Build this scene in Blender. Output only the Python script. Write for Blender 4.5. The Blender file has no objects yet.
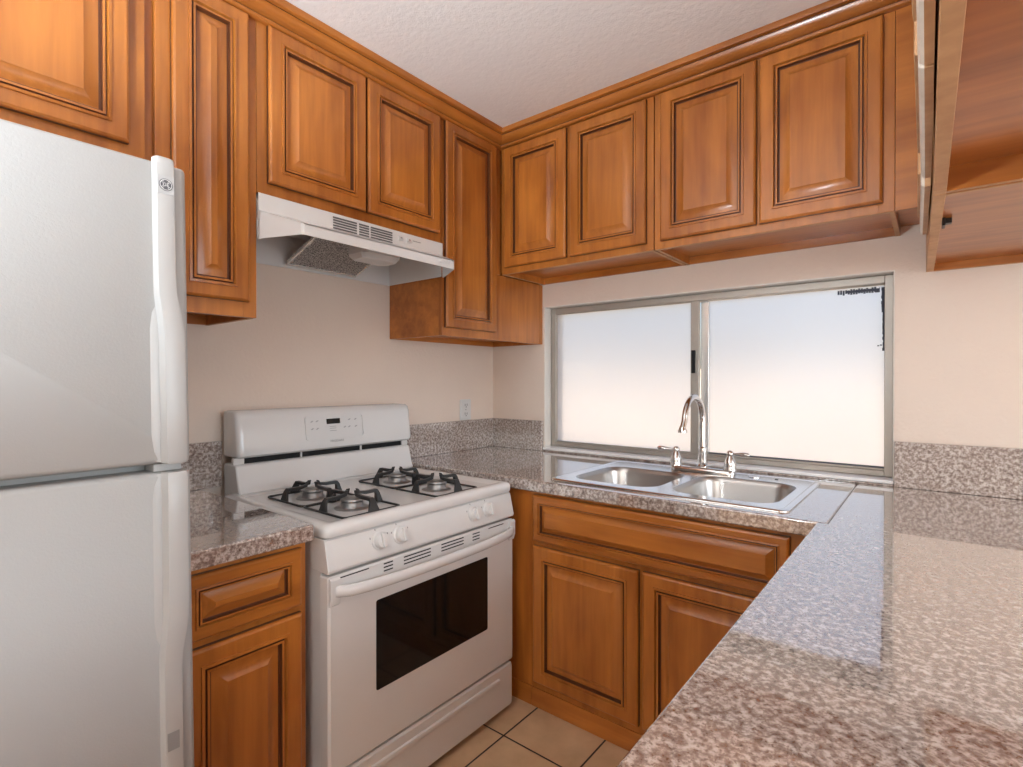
import bpy, bmesh, math, random
from mathutils import Vector, Matrix
PI = math.pi
random.seed(4)
SC = bpy.context.scene
COL = SC.collection

# ------------------------------------------------------------------ camera
F_PX, CY = 527.27, 383.5
cd = bpy.data.cameras.new('camera'); cam = bpy.data.objects.new('camera', cd); COL.objects.link(cam)
cd.sensor_width = 36.0; cd.lens = F_PX / 1023 * 36.0; cd.clip_start = 0.02
cam.location = (1.9267, -2.2411, 1.2126)
cam.rotation_euler = (math.radians(90 - 0.316), 0, math.radians(38.691))
SC.camera = cam

# ------------------------------------------------------------------ world, sun, lights, exposure
w = bpy.data.worlds.new('sky'); SC.world = w; w.use_nodes = True
nt = w.node_tree; nt.nodes.clear()
sky = nt.nodes.new('ShaderNodeTexSky'); sky.sky_type = 'NISHITA'; sky.sun_disc = False
sky.sun_elevation = math.radians(42); sky.sun_rotation = math.radians(150); sky.dust_density = 4.5; sky.ozone_density = .6
bg = nt.nodes.new('ShaderNodeBackground'); bg.inputs['Strength'].default_value = 0.28
wo = nt.nodes.new('ShaderNodeOutputWorld')
nt.links.new(sky.outputs[0], bg.inputs[0]); nt.links.new(bg.outputs[0], wo.inputs[0])

def lamp(name, kind, loc, rot, energy, color=(1, 1, 1), size=None, **k):
    l = bpy.data.lights.new(name, kind); l.energy = energy; l.color = color
    if kind == 'AREA':
        l.shape = 'RECTANGLE'; l.size, l.size_y = size
    for a, b in k.items(): setattr(l, a, b)
    o = bpy.data.objects.new(name, l); COL.objects.link(o)
    o.location = loc; o.rotation_euler = [math.radians(a) for a in rot]
    return o
lamp('sun', 'SUN', (0, 6, 8), (48, 0, -35), 3.0, (1.0, .93, .83), angle=math.radians(.6))
# daylight through the big windows of the dining side (right wall) and of the rear wall
lamp('right_window_daylight', 'AREA', (4.86, -1.45, 1.45), (0, 100, 0), 58, (.79, .905, 1.0), (1.7, 2.1))
lamp('rear_window_daylight', 'AREA', (3.75, -4.86, 1.60), (108, 0, 0), 22, (.79, .905, 1.0), (2.0, 1.3))
# ceiling fill from an uplighter added behind the viewer (its bowl is built further down)
lamp('added_uplight', 'POINT', (1.25, -2.95, 1.27), (0, 0, 0), 152, (.80, .91, 1.0), shadow_soft_size=.11)
SC.view_settings.view_transform = 'Standard'; SC.view_settings.look = 'None'
SC.view_settings.gamma = 1; SC.view_settings.use_curve_mapping = False
SC.view_settings.exposure = 0.11
SC.cycles.use_denoising = True
SC.cycles.max_bounces = 10; SC.cycles.diffuse_bounces = 6; SC.cycles.glossy_bounces = 5; SC.cycles.transmission_bounces = 6

# ------------------------------------------------------------------ materials
def new_mat(name):
    m = bpy.data.materials.new(name); m.use_nodes = True
    n = m.node_tree; n.nodes.clear()
    out = n.nodes.new('ShaderNodeOutputMaterial'); b = n.nodes.new('ShaderNodeBsdfPrincipled')
    n.links.new(b.outputs[0], out.inputs[0])
    return m, n, b
def N(n, t, **k):
    x = n.nodes.new(t)
    for a, b in k.items():
        if a in x.inputs: x.inputs[a].default_value = b
        else: setattr(x, a, b)
    return x
def plain(name, col, rough=.5, metal=0.0, coat=0.0, bump=None, spec=.5, vary=0.0):
    m, n, b = new_mat(name)
    b.inputs['Base Color'].default_value = (*col, 1); b.inputs['Roughness'].default_value = rough
    b.inputs['Metallic'].default_value = metal; b.inputs['Coat Weight'].default_value = coat
    b.inputs['Specular IOR Level'].default_value = spec
    tc = N(n, 'ShaderNodeTexCoord')
    if vary:
        nz = N(n, 'ShaderNodeTexNoise', Scale=3.0, Detail=3.0); n.links.new(tc.outputs['Object'], nz.inputs['Vector'])
        r = N(n, 'ShaderNodeValToRGB')
        r.color_ramp.elements[0].position = .3; r.color_ramp.elements[1].position = .7
        r.color_ramp.elements[0].color = (*[c * (1 - vary) for c in col], 1); r.color_ramp.elements[1].color = (*[min(1, c * (1 + vary)) for c in col], 1)
        n.links.new(nz.outputs[0], r.inputs[0]); n.links.new(r.outputs[0], b.inputs['Base Color'])
    if bump:
        sc, st = bump
        nz = N(n, 'ShaderNodeTexNoise', Scale=sc, Detail=3.0, Roughness=.6); n.links.new(tc.outputs['Object'], nz.inputs['Vector'])
        bp = N(n, 'ShaderNodeBump', Strength=st, Distance=.004); n.links.new(nz.outputs[0], bp.inputs['Height'])
        n.links.new(bp.outputs[0], b.inputs['Normal'])
    return m
def wood(name, dark, light, axis='z', rough=.30, coat=.25):
    m, n, b = new_mat(name)
    tc = N(n, 'ShaderNodeTexCoord'); oi = N(n, 'ShaderNodeObjectInfo')
    def noise(scale, sv, det, dist=0.0):
        mp = N(n, 'ShaderNodeMapping'); mp.inputs['Scale'].default_value = sv
        ad = N(n, 'ShaderNodeVectorMath', operation='ADD')
        ml = N(n, 'ShaderNodeVectorMath', operation='SCALE'); ml.inputs[0].default_value = (7, 3, 5)
        n.links.new(oi.outputs['Random'], ml.inputs['Scale'])
        n.links.new(tc.outputs['Object'], ad.inputs[0]); n.links.new(ml.outputs[0], ad.inputs[1])
        n.links.new(ad.outputs[0], mp.inputs[0])
        z = N(n, 'ShaderNodeTexNoise', Scale=scale, Detail=det, Distortion=dist); n.links.new(mp.outputs[0], z.inputs['Vector'])
        return z
    st = {'z': (1, 1, .07), 'y': (1, .07, 1), 'x': (.07, 1, 1)}[axis]
    st2 = {'z': (1, 1, .35), 'y': (1, .35, 1), 'x': (.35, 1, 1)}[axis]
    g = noise(42, st, 4, .3); blot = noise(7, st2, 3, .4)
    # planks glued side by side: faint change of tone every 6-8 cm
    mx = N(n, 'ShaderNodeMix', data_type='FLOAT'); mx.inputs[0].default_value = .62
    n.links.new(g.outputs[0], mx.inputs[2]); n.links.new(blot.outputs[0], mx.inputs[3])
    r = N(n, 'ShaderNodeValToRGB')
    e = r.color_ramp.elements; e[0].position = .30; e[0].color = (*dark, 1); e[1].position = .68; e[1].color = (*light, 1)
    n.links.new(mx.outputs[0], r.inputs[0])
    hs = N(n, 'ShaderNodeHueSaturation'); hs.inputs['Saturation'].default_value = 1
    mr = N(n, 'ShaderNodeMapRange'); mr.inputs['To Min'].default_value = .93; mr.inputs['To Max'].default_value = 1.07
    n.links.new(oi.outputs['Random'], mr.inputs[0]); n.links.new(mr.outputs[0], hs.inputs['Value'])
    n.links.new(r.outputs[0], hs.inputs['Color']); n.links.new(hs.outputs[0], b.inputs['Base Color'])
    b.inputs['Roughness'].default_value = rough; b.inputs['Coat Weight'].default_value = coat; b.inputs['Coat Roughness'].default_value = .18
    bp = N(n, 'ShaderNodeBump', Strength=.05, Distance=.002); n.links.new(g.outputs[0], bp.inputs['Height']); n.links.new(bp.outputs[0], b.inputs['Normal'])
    return m
def granite(name, rough=.10, ior=1.35):
    m, n, b = new_mat(name); tc = N(n, 'ShaderNodeTexCoord')
    def nz(scale, det, r=.6, dist=0.0):
        z = N(n, 'ShaderNodeTexNoise', Scale=scale, Detail=det, Roughness=r, Distortion=dist); n.links.new(tc.outputs['Object'], z.inputs['Vector']); return z
    a = nz(98, 4.0, .66, 0); c = nz(230, 2.0); d = nz(9, 2.0)
    r = N(n, 'ShaderNodeValToRGB'); e = r.color_ramp.elements
    e[0].position = .32; e[0].color = (.15, .11, .095, 1); e[1].position = .66; e[1].color = (.64, .58, .54, 1)
    for p, col in ((.41, (.25, .19, .165)), (.48, (.33, .27, .24)), (.52, (.42, .355, .32)), (.57, (.53, .47, .43))):
        x = e.new(p); x.color = (*col, 1)
    n.links.new(a.outputs[0], r.inputs[0])
    r2 = N(n, 'ShaderNodeValToRGB'); e = r2.color_ramp.elements
    e[0].position = .36; e[0].color = (.42, .36, .33, 1); e[1].position = .42; e[1].color = (1, 1, 1, 1)
    n.links.new(c.outputs[0], r2.inputs[0])
    mx = N(n, 'ShaderNodeMix', data_type='RGBA', blend_type='MULTIPLY'); mx.inputs[0].default_value = .75
    n.links.new(r.outputs[0], mx.inputs[6]); n.links.new(r2.outputs[0], mx.inputs[7])
    n.links.new(mx.outputs[2], b.inputs['Base Color'])
    b.inputs['Roughness'].default_value = rough; b.inputs['IOR'].default_value = 1.75
    b.inputs['Coat Weight'].default_value = 1; b.inputs['Coat IOR'].default_value = ior; b.inputs['Coat Roughness'].default_value = .02
    return m
WOOD = wood('maple_stain', (.27, .075, .011), (.58, .208, .036), 'z')
WOODX = wood('maple_stain_along_x', (.27, .075, .011), (.58, .208, .036), 'x')
WOODY = wood('maple_stain_along_y', (.27, .075, .011), (.58, .208, .036), 'y')
PALE = wood('glare_edge', (.62, .54, .44), (.78, .70, .60), 'z', .4, 0)  # glare put into the colour of the hanging door edges
GLAZE = plain('dark_glaze', (.10, .030, .010), .35, vary=.2)
RAW = wood('raw_maple', (.40, .20, .085), (.60, .34, .16), 'z', .5, 0)  # bare wood; also paints the lit bottom edge of window-wall frames
WHITE = plain('white_enamel', (.72, .715, .705), .22, coat=.3, vary=.01)
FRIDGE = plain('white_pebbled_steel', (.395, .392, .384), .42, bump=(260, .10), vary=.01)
PLAST = plain('white_plastic', (.68, .675, .665), .3, vary=.01)
HOODM = plain('hood_white', (.73, .725, .715), .3, vary=.01)
HANDM = plain('handle_plastic', (.44, .435, .425), .35, vary=.01)
BLACK = plain('black_iron', (.022, .022, .022), .42, vary=.2)
BLACKG = plain('black_glass', (.008, .008, .008), .06, spec=.35, vary=.1)
DARK = plain('dark_gap', (.01, .01, .01), .8, vary=.1)
GREY = plain('grey_print', (.22, .22, .22), .5, vary=.05)
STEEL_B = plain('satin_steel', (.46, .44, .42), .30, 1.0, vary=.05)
STEEL_D = plain('polished_steel', (.80, .79, .77), .17, 1.0, vary=.03)
STEEL = plain('brushed_steel', (.66, .64, .61), .33, 1.0, vary=.04)
CHROME = plain('chrome', (.72, .70, .68), .10, 1.0, vary=.02)
ALU = plain('aluminium', (.42, .385, .34), .42, .55, vary=.08)
ALUB = plain('bright_aluminium', (.80, .80, .78), .25, .7, vary=.03)
BURN = plain('burner_alloy', (.34, .33, .32), .4, .8, vary=.1)
GRAN = granite('granite'); GRANT = granite('polished_granite', .05, 2.45)
WALLM = plain('wall_paint', (.77, .655, .565), .8, bump=(75, .55), vary=.02)
CEILM = plain('ceiling_paint', (.89, .88, .87), .9, bump=(55, .45), vary=.01)
JAMB = plain('jamb_paint', (.80, .76, .70), .5, bump=(60, .2), vary=.03)
SILLM = plain('white_sill', (.88, .88, .88), .5, vary=.03)
SCREEN = plain('shade_black', (.085, .095, .125), .9, vary=.3)

def tile_mat():
    m, n, b = new_mat('floor_tile'); tc = N(n, 'ShaderNodeTexCoord')
    mp = N(n, 'ShaderNodeMapping'); mp.inputs['Location'].default_value = (-.784, .857, 0)
    n.links.new(tc.outputs['Object'], mp.inputs[0])
    br = N(n, 'ShaderNodeTexBrick', offset=0.0, squash=1.0)
    br.inputs['Scale'].default_value = 1; br.inputs['Brick Width'].default_value = .2825; br.inputs['Row Height'].default_value = .2825
    br.inputs['Mortar Size'].default_value = .0032; br.inputs['Mortar Smooth'].default_value = .1; br.inputs['Bias'].default_value = 0
    br.inputs['Color1'].default_value = (.66, .46, .285, 1); br.inputs['Color2'].default_value = (.70, .49, .31, 1); br.inputs['Mortar'].default_value = (.02, .015, .012, 1)
    n.links.new(mp.outputs[0], br.inputs['Vector'])
    nz = N(n, 'ShaderNodeTexNoise', Scale=9.0, Detail=5.0); n.links.new(tc.outputs['Object'], nz.inputs['Vector'])
    r = N(n, 'ShaderNodeValToRGB'); r.color_ramp.elements[0].position = .3; r.color_ramp.elements[0].color = (.80, .74, .68, 1)
    r.color_ramp.elements[1].position = .7; r.color_ramp.elements[1].color = (1.05, 1.03, 1.0, 1)
    n.links.new(nz.outputs[0], r.inputs[0])
    mx = N(n, 'ShaderNodeMix', data_type='RGBA', blend_type='MULTIPLY'); mx.inputs[0].default_value = 1
    n.links.new(br.outputs[0], mx.inputs[6]); n.links.new(r.outputs[0], mx.inputs[7]); n.links.new(mx.outputs[2], b.inputs['Base Color'])
    bp = N(n, 'ShaderNodeBump', Strength=.6, Distance=-.002); n.links.new(br.outputs['Fac'], bp.inputs['Height']); n.links.new(bp.outputs[0], b.inputs['Normal'])
    b.inputs['Roughness'].default_value = .35
    return m
TILE = tile_mat()
def mesh_filter_mat():
    m, n, b = new_mat('filter_mesh'); tc = N(n, 'ShaderNodeTexCoord')
    v = N(n, 'ShaderNodeTexNoise', Scale=260.0, Detail=2.0); n.links.new(tc.outputs['Object'], v.inputs['Vector'])
    r = N(n, 'ShaderNodeValToRGB'); r.color_ramp.elements[0].position = .42; r.color_ramp.elements[0].color = (.10, .10, .10, 1)
    r.color_ramp.elements[1].position = .60; r.color_ramp.elements[1].color = (.62, .61, .60, 1)
    n.links.new(v.outputs[0], r.inputs[0]); n.links.new(r.outputs[0], b.inputs['Base Color'])
    bp = N(n, 'ShaderNodeBump', Strength=.8, Distance=.003); n.links.new(v.outputs[0], bp.inputs['Height']); n.links.new(bp.outputs[0], b.inputs['Normal'])
    b.inputs['Metallic'].default_value = .6; b.inputs['Roughness'].default_value = .45
    return m
FILT = mesh_filter_mat()
def frosted():
    m = bpy.data.materials.new('frosted_glass'); m.use_nodes = True; n = m.node_tree; n.nodes.clear()
    out = n.nodes.new('ShaderNodeOutputMaterial')
    rf = N(n, 'ShaderNodeBsdfRefraction'); rf.inputs['IOR'].default_value = 1.25; rf.inputs['Roughness'].default_value = .55
    rf.inputs['Color'].default_value = (.97, .98, 1, 1)
    tr = N(n, 'ShaderNodeBsdfTranslucent'); tr.inputs[0].default_value = (.95, .96, .98, 1)
    gl = N(n, 'ShaderNodeBsdfGlossy'); gl.inputs['Roughness'].default_value = .35; gl.inputs[0].default_value = (.9, .9, .9, 1)
    tc = N(n, 'ShaderNodeTexCoord'); nz = N(n, 'ShaderNodeTexNoise', Scale=4.0, Detail=4.0); n.links.new(tc.outputs['Object'], nz.inputs['Vector'])
    mr = N(n, 'ShaderNodeMapRange'); mr.inputs['To Min'].default_value = .36; mr.inputs['To Max'].default_value = .48; n.links.new(nz.outputs[0], mr.inputs[0])
    mx = N(n, 'ShaderNodeMixShader'); n.links.new(mr.outputs[0], mx.inputs[0]); n.links.new(rf.outputs[0], mx.inputs[1]); n.links.new(tr.outputs[0], mx.inputs[2])
    m2 = N(n, 'ShaderNodeMixShader'); m2.inputs[0].default_value = .05; n.links.new(mx.outputs[0], m2.inputs[1]); n.links.new(gl.outputs[0], m2.inputs[2])
    n.links.new(m2.outputs[0], out.inputs[0])
    return m
FROST = frosted()

# ------------------------------------------------------------------ mesh helpers
class MB:
    def __init__(s): s.v = []; s.f = []; s.m = []
    def add(s, vs, fs, mi=0):
        o = len(s.v); s.v += [tuple(a) for a in vs]
        for q in fs: s.f.append([o + i for i in q]); s.m.append(mi)
        return s
    def box(s, x0, x1, y0, y1, z0, z1, mi=0):
        vs = [(x, y, z) for x in (x0, x1) for y in (y0, y1) for z in (z0, z1)]
        return s.add(vs, [(0, 1, 3, 2), (4, 6, 7, 5), (0, 4, 5, 1), (2, 3, 7, 6), (0, 2, 6, 4), (1, 5, 7, 3)], mi)
    def loft(s, loops, mis=0, cap0=True, cap1=True, closed=False):
        o = len(s.v); n = len(loops[0])
        for l in loops: s.v += [tuple(a) for a in l]
        k = len(loops)
        for i in range(k if closed else k - 1):
            a = o + i * n; b = o + ((i + 1) % k) * n
            mi = mis if isinstance(mis, int) else mis[i]
            for j in range(n):
                s.f.append([a + j, a + (j + 1) % n, b + (j + 1) % n, b + j]); s.m.append(mi)
        if not closed:
            if cap0: s.f.append([o + j for j in range(n)][::-1]); s.m.append(mis if isinstance(mis, int) else mis[0])
            if cap1: s.f.append([o + (k - 1) * n + j for j in range(n)]); s.m.append(mis if isinstance(mis, int) else mis[-1])
        return s
    def prism(s, poly, axis, a, b, mi=0):
        def P(p, t):
            return {'x': (t, p[0], p[1]), 'y': (p[0], t, p[1]), 'z': (p[0], p[1], t)}[axis]
        return s.loft([[P(p, a) for p in poly], [P(p, b) for p in poly]], mi)
    def tube(s, path, r, n=12, mi=0, flat=None):
        P = [Vector(p) for p in path]; R = r if isinstance(r, (list, tuple)) else [r] * len(P)
        loops = []; up = None
        for i, p in enumerate(P):
            t = (P[min(i + 1, len(P) - 1)] - P[max(i - 1, 0)]).normalized()
            if up is None:
                up = Vector((0, 0, 1)) if abs(t.z) < .9 else Vector((1, 0, 0))
            a = t.cross(up).normalized(); up = a.cross(t).normalized()
            fa, fb = flat or (1, 1)
            loops.append([p + (a * math.cos(2 * PI * k / n) * fa + up * math.sin(2 * PI * k / n) * fb) * R[i] for k in range(n)])
        return s.loft(loops, mi)
    def lathe(s, prof, c, axis='z', n=24, mi=0):
        c = Vector(c); loops = []
        A = {'z': ((1, 0, 0), (0, 1, 0), (0, 0, 1)), 'x': ((0, 1, 0), (0, 0, 1), (1, 0, 0)), 'y': ((1, 0, 0), (0, 0, 1), (0, 1, 0))}[axis] if isinstance(axis, str) else axis
        A = [Vector(a) for a in A]
        for r, h in prof:
            loops.append([c + A[0] * r * math.cos(2 * PI * k / n) + A[1] * r * math.sin(2 * PI * k / n) + A[2] * h for k in range(n)])
        return s.loft(loops, mi)
def thing(name, label, cat, loc=(0, 0, 0), group=None, kind=None):
    o = bpy.data.objects.new(name, None); COL.objects.link(o); o.empty_display_size = .05
    o.location = loc; tag(o, label, cat, group, kind); return o
def tag(o, label=None, cat=None, group=None, kind=None):
    if label: o['label'] = label
    if cat: o['category'] = cat
    if group: o['group'] = group
    if kind: o['kind'] = kind
    return o
ORG = {}
def obj(name, mb, mats, parent=None, bevel=0, seg=2, smooth=True, origin=None, ang=35, sub=0):
    """links one mesh object; coordinates are world coordinates before the thing's own rotation"""
    me = bpy.data.meshes.new(name)
    o = bpy.data.objects.new(name, me); COL.objects.link(o)
    org = Vector((0, 0, 0))
    if parent is not None:
        root = parent
        while root.parent: root = root.parent
        org = root.location.copy(); o.parent = parent
    elif origin: org = Vector(origin); o.location = org
    me.from_pydata([Vector(v) - org for v in mb.v], [], mb.f)
    for m in (mats if isinstance(mats, (list, tuple)) else [mats]): me.materials.append(m)
    me.polygons.foreach_set('material_index', mb.m)
    bm = bmesh.new(); bm.from_mesh(me); bmesh.ops.recalc_face_normals(bm, faces=bm.faces); bm.to_mesh(me); bm.free()
    if smooth:
        me.polygons.foreach_set('use_smooth', [True] * len(me.polygons)); me.set_sharp_from_angle(angle=math.radians(ang))
    if bevel:
        b = o.modifiers.new('bevel', 'BEVEL'); b.width = bevel; b.segments = seg; b.limit_method = 'ANGLE'; b.angle_limit = math.radians(40); b.harden_normals = smooth
    me.update()
    return o
def rrect(x0, x1, y0, y1, r, k=6):
    pts = []
    for cx, cy, a in ((x1 - r, y1 - r, 0), (x0 + r, y1 - r, 90), (x0 + r, y0 + r, 180), (x1 - r, y0 + r, 270)):
        for i in range(k + 1):
            t = math.radians(a + 90 * i / k); pts.append((cx + r * math.cos(t), cy + r * math.sin(t)))
    return pts
def text_mesh(body, size, name, mat, parent, place):
    """lettering as a mesh: place(u, v, h) -> world point"""
    c = bpy.data.curves.new(name, 'FONT'); c.body = body; c.size = size; c.align_x = 'CENTER'; c.align_y = 'CENTER'; c.extrude = .0002
    t = bpy.data.objects.new(name, c); COL.objects.link(t)
    dg = bpy.context.evaluated_depsgraph_get(); dg.update()
    me = t.evaluated_get(dg).to_mesh()
    mb = MB(); mb.add([place(v.co.x, v.co.y, v.co.z) for v in me.vertices], [list(p.vertices) for p in me.polygons])
    bpy.data.objects.remove(t); bpy.data.curves.remove(c)
    return obj(name, mb, mat, parent, smooth=False)

# raised-panel door: nested rectangles from the outer edge to the centre
def panel_door(mb, o, U, V, Nn, w, h, s=1.0, t=.019):
    o, U, V, Nn = Vector(o), Vector(U), Vector(V), Vector(Nn)
    R = [(0, 0, 1), (0, t * .60, 2), (.0025, t * .85, 2), (.0075, t, 2), (.038 * s, t, 0), (.0385 * s, t + .004, 0),
         (.0445 * s, t + .005, 0), (.0475 * s, t - .003, 1), (.0490 * s, t - .003, 1), (.0505 * s, t + .0015, 0), (.0560 * s, t + .0015, 0),
         (.0580 * s, t - .009, 1), (.0600 * s, t - .009, 1), (.0620 * s, t - .0095, 0), (.072 * s, t - .0070, 0), (.090 * s, t + .0015, 0), (.093 * s, t + .0035, 0)]
    loops = []; mis = []
    for i, d, mi in R:
        loops.append([o + U * a + V * b + Nn * d for a, b in ((i, i), (w - i, i), (w - i, h - i), (i, h - i))]); mis.append(mi)
    mb.loft(loops, [1 if i == 0 else 2 if i in (1, 2) else max(mis[i], mis[i + 1]) if mis[i] != mis[i + 1] and i > 6 else (0 if mis[i] == 2 else mis[i]) for i in range(len(mis) - 1)])
    return mb
def door_on(parent, name, plane, a0, a1, z0, z1, at, s=1.0, mats=None, t=.019):
    """plane '+x' (left wall run), '-y' (window wall run), '-x' (peninsula): door spans a0..a1 along the wall, z0..z1"""
    mb = MB()
    if plane == '+x': panel_door(mb, (at, a0, z0), (0, 1, 0), (0, 0, 1), (1, 0, 0), a1 - a0, z1 - z0, s, t)
    elif plane == '-y': panel_door(mb, (a0, at, z0), (1, 0, 0), (0, 0, 1), (0, -1, 0), a1 - a0, z1 - z0, s, t)
    else: panel_door(mb, (at, a0, z0), (0, 1, 0), (0, 0, 1), (-1, 0, 0), a1 - a0, z1 - z0, s, t)
    return obj(name, mb, mats or [WOOD, GLAZE, WOOD], parent, ang=20)

# ------------------------------------------------------------------ setting
H = .849; ZC = 2.356
RX, RY = 4.95, -4.95
def struct(name, mb, m, **k):
    return tag(obj(name, mb, m, **k), kind='structure')
struct('floor', MB().box(-.12, RX + .12, RY - .12, .14, -.08, 0), TILE, smooth=False)
struct('ceiling', MB().box(-.12, RX + .12, RY - .12, .14, ZC, ZC + .1), CEILM, smooth=False)
struct('wall_left', MB().box(-.12, 0, RY - .12, .14, 0, ZC), WALLM, smooth=False)
WX0, WX1, WZ0, WZ1, WT = .348, 1.821, .868, 1.594, .14
mb = MB()
mb.box(0, WX0, 0, WT, 0, ZC); mb.box(WX1, RX + .12, 0, WT, 0, ZC); mb.box(WX0, WX1, 0, WT, 0, WZ0 - .012); mb.box(WX0, WX1, 0, WT, WZ1, ZC)
struct('wall_back', mb, WALLM, smooth=False)
# right wall and rear wall, each with one large opening that lets the daylight in
mb = MB(); y0, y1, z0, z1 = -2.5, -.4, .40, 2.3
mb.box(RX, RX + .12, RY, y0, 0, ZC); mb.box(RX, RX + .12, y1, 0, 0, ZC); mb.box(RX, RX + .12, y0, y1, 0, z0); mb.box(RX, RX + .12, y0, y1, z1, ZC)
struct('wall_right', mb, WALLM, smooth=False)
mb = MB(); x0, x1, z0, z1 = 2.75, 4.8, .90, 2.3
mb.box(0, x0, RY - .12, RY, 0, ZC); mb.box(x1, RX + .12, RY - .12, RY, 0, ZC); mb.box(x0, x1, RY - .12, RY, 0, z0); mb.box(x0, x1, RY - .12, RY, z1, ZC)
struct('wall_rear', mb, WALLM, smooth=False)
def big_window(name, horiz, a0, a1, z0, z1, at):
    mb = MB(); f = .05
    def bx(p, q, r, s_):
        if horiz: mb.box(p, q, at, at + .05, r, s_)
        else: mb.box(at, at + .05, p, q, r, s_)
    bx(a0, a1, z0, z0 + f); bx(a0, a1, z1 - f, z1); bx(a0, a0 + f, z0 + f, z1 - f); bx(a1 - f, a1, z0 + f, z1 - f); m_ = (a0 + a1) / 2; bx(m_ - .03, m_ + .03, z0 + f, z1 - f)
    struct(name, mb, ALUB, smooth=False)
big_window('window_2', False, -2.5, -.4, .40, 2.3, RX + .03)
big_window('window_3', True, 2.75, 4.8, .90, 2.3, RY - .09)

# kitchen window
jb = MB()
jb.box(WX0, WX0 + .004, .002, WT, WZ0, WZ1 - .004); jb.box(WX1 - .004, WX1, .002, WT, WZ0, WZ1 - .004)
jb.box(WX0, WX1, .002, WT, WZ1 - .004, WZ1)
struct('trim_1', jb, JAMB, smooth=False)
struct('trim_2', MB().box(WX0, WX1, -.012, WT, WZ0 - .012, WZ0), SILLM, bevel=.003)
win = thing('window_1', 'aluminium sliding window with two frosted panes above the sink', 'window', (1.08, .07, WZ0), kind='structure')
FX0, FX1, FZ0, FZ1 = .356, 1.815, WZ0 + .002, WZ1 - .006
fr = MB(); a, b_ = .055, .125
fr.box(FX0, FX0 + .026, a, b_, FZ0, FZ1); fr.box(FX1 - .026, FX1, a, b_, FZ0, FZ1); fr.box(FX0 + .026, FX1 - .026, a, b_, FZ1 - .028, FZ1); fr.box(FX0 + .026, FX1 - .026, a, b_, FZ0, FZ0 + .020)
fr.box(FX0 + .026, FX1 - .026, a + .01, a + .014, FZ0 + .020, FZ0 + .028)
obj('window_frame', fr, ALU, win, bevel=.002)
XM = 1.105
sl = MB(); a, b_ = .062, .085; sx0, sx1, sz0, sz1 = FX0 + .014, XM + .022, FZ0 + .014, FZ1 - .020
sl.box(sx0, sx0 + .014, a, b_, sz0, sz1); sl.box(sx1 - .036, sx1, a, b_, sz0, sz1); sl.box(sx0 + .014, sx1 - .036, a, b_, sz1 - .012, sz1); sl.box(sx0 + .014, sx1 - .036, a, b_, sz0, sz0 + .014)
sash = obj('sliding_sash', sl, ALU, win, bevel=.002)
obj('pane', MB().box(sx0 + .012, sx1 - .034, .072, .076, sz0 + .012, sz1 - .010), FROST, sash, smooth=False)
obj('sash_latch', MB().box(sx1 - .030, sx1 - .014, .052, .062, 1.245, 1.345), DARK, sash, bevel=.002)
sr = MB(); a, b_ = .095, .115; rx0, rx1 = XM + .022, FX1 - .012
sr.box(rx0 - .002, rx0 + .032, a, b_, sz0 - .010, sz1 + .010)
fs = obj('fixed_sash', sr, ALUB, win, bevel=.002)
obj('pane', MB().box(rx0 + .030, rx1, .102, .106, sz0 - .004, sz1 + .004), FROST, fs, smooth=False)
obj('gasket', MB().box(rx0 + .032, FX1 - .026, .098, .101, FZ0 + .020, FZ0 + .030), SCREEN, fs, smooth=False)
# crumbling dark film left along the top and the right edge of the right pane
rd = random.Random(3); mb = MB()
x = 1.640
while x < 1.757:
    h = rd.uniform(.013, .021); z = 1.545 + rd.uniform(-.002, .002)
    mb.box(x, x + .0065, .1000, .1012, z - h / 2, z + h / 2); x += .0082
mb.box(1.668, 1.77, .1003, .1010, 1.541, 1.550)
z = 1.552
while z > 1.33:
    wd = .016 if z > 1.47 else .009
    mb.box(1.787 - wd / 2 - rd.uniform(0, .003), 1.787 + wd / 2 - rd.uniform(0, .003), .0985, .1012, z - .011, z); z -= .010
mb.prism([(1.757, 1.535), (1.772, 1.535), (1.772, 1.553)], 'y', .0990, .1012)
z = 1.33
while z > 1.25: mb.box(1.7865, 1.790, .0990, .1012, z - .008, z); z -= .0095
for i in range(3): mb.box(1.765 + i * .008, 1.771 + i * .008, .0990, .1012, 1.338 + i * .002, 1.342 + i * .002)
obj('peeling_film', mb, SCREEN, fs, smooth=False)

pd = thing('added_uplighter', 'added uplighter out of view behind the viewer, fills the ceiling with light', 'lamp', (1.25, -2.95, 0))  # lamp added out of view to brighten ceiling and upper cabinets
obj('lamp_base', MB().lathe([(.14, .001), (.14, .015), (.03, .03), (.012, .04)], (1.25, -2.95, 0)), ALU, pd)
obj('pole', MB().tube([(1.25, -2.95, .03), (1.25, -2.95, 1.13)], .012, 12), ALU, pd)
obj('lamp_bowl', MB().lathe([(.02, 1.12), (.10, 1.135), (.17, 1.18), (.215, 1.25), (.225, 1.305), (.219, 1.305), (.209, 1.252), (.165, 1.186), (.10, 1.142), (.01, 1.128)], (1.25, -2.95, 0), n=40), ALU, pd)  # opaque bowl shaped to keep the fill off the base cabinets

# outdoors, seen blurred through the frosted panes
ground = plain('sunlit_concrete', (.70, .57, .43), .9, vary=.08, bump=(8, .2))
stucco = plain('cream_stucco', (.80, .72, .62), .9, vary=.05, bump=(30, .3))
struct('outdoor_ground', MB().box(-14, 16, .16, 26, -.10, -.02), ground, smooth=False)  # concrete ground outside the kitchen window
tag(obj('garden_wall', MB().box(-9, 12, 5.0, 5.2, -.02, 1.30).box(-9.02, 12.02, 4.97, 5.23, 1.30, 1.37), stucco, smooth=False, origin=(1, 5.1, 0)),
    'low cream wall outdoors, a pale blur behind the frosted window', 'wall')

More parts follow.
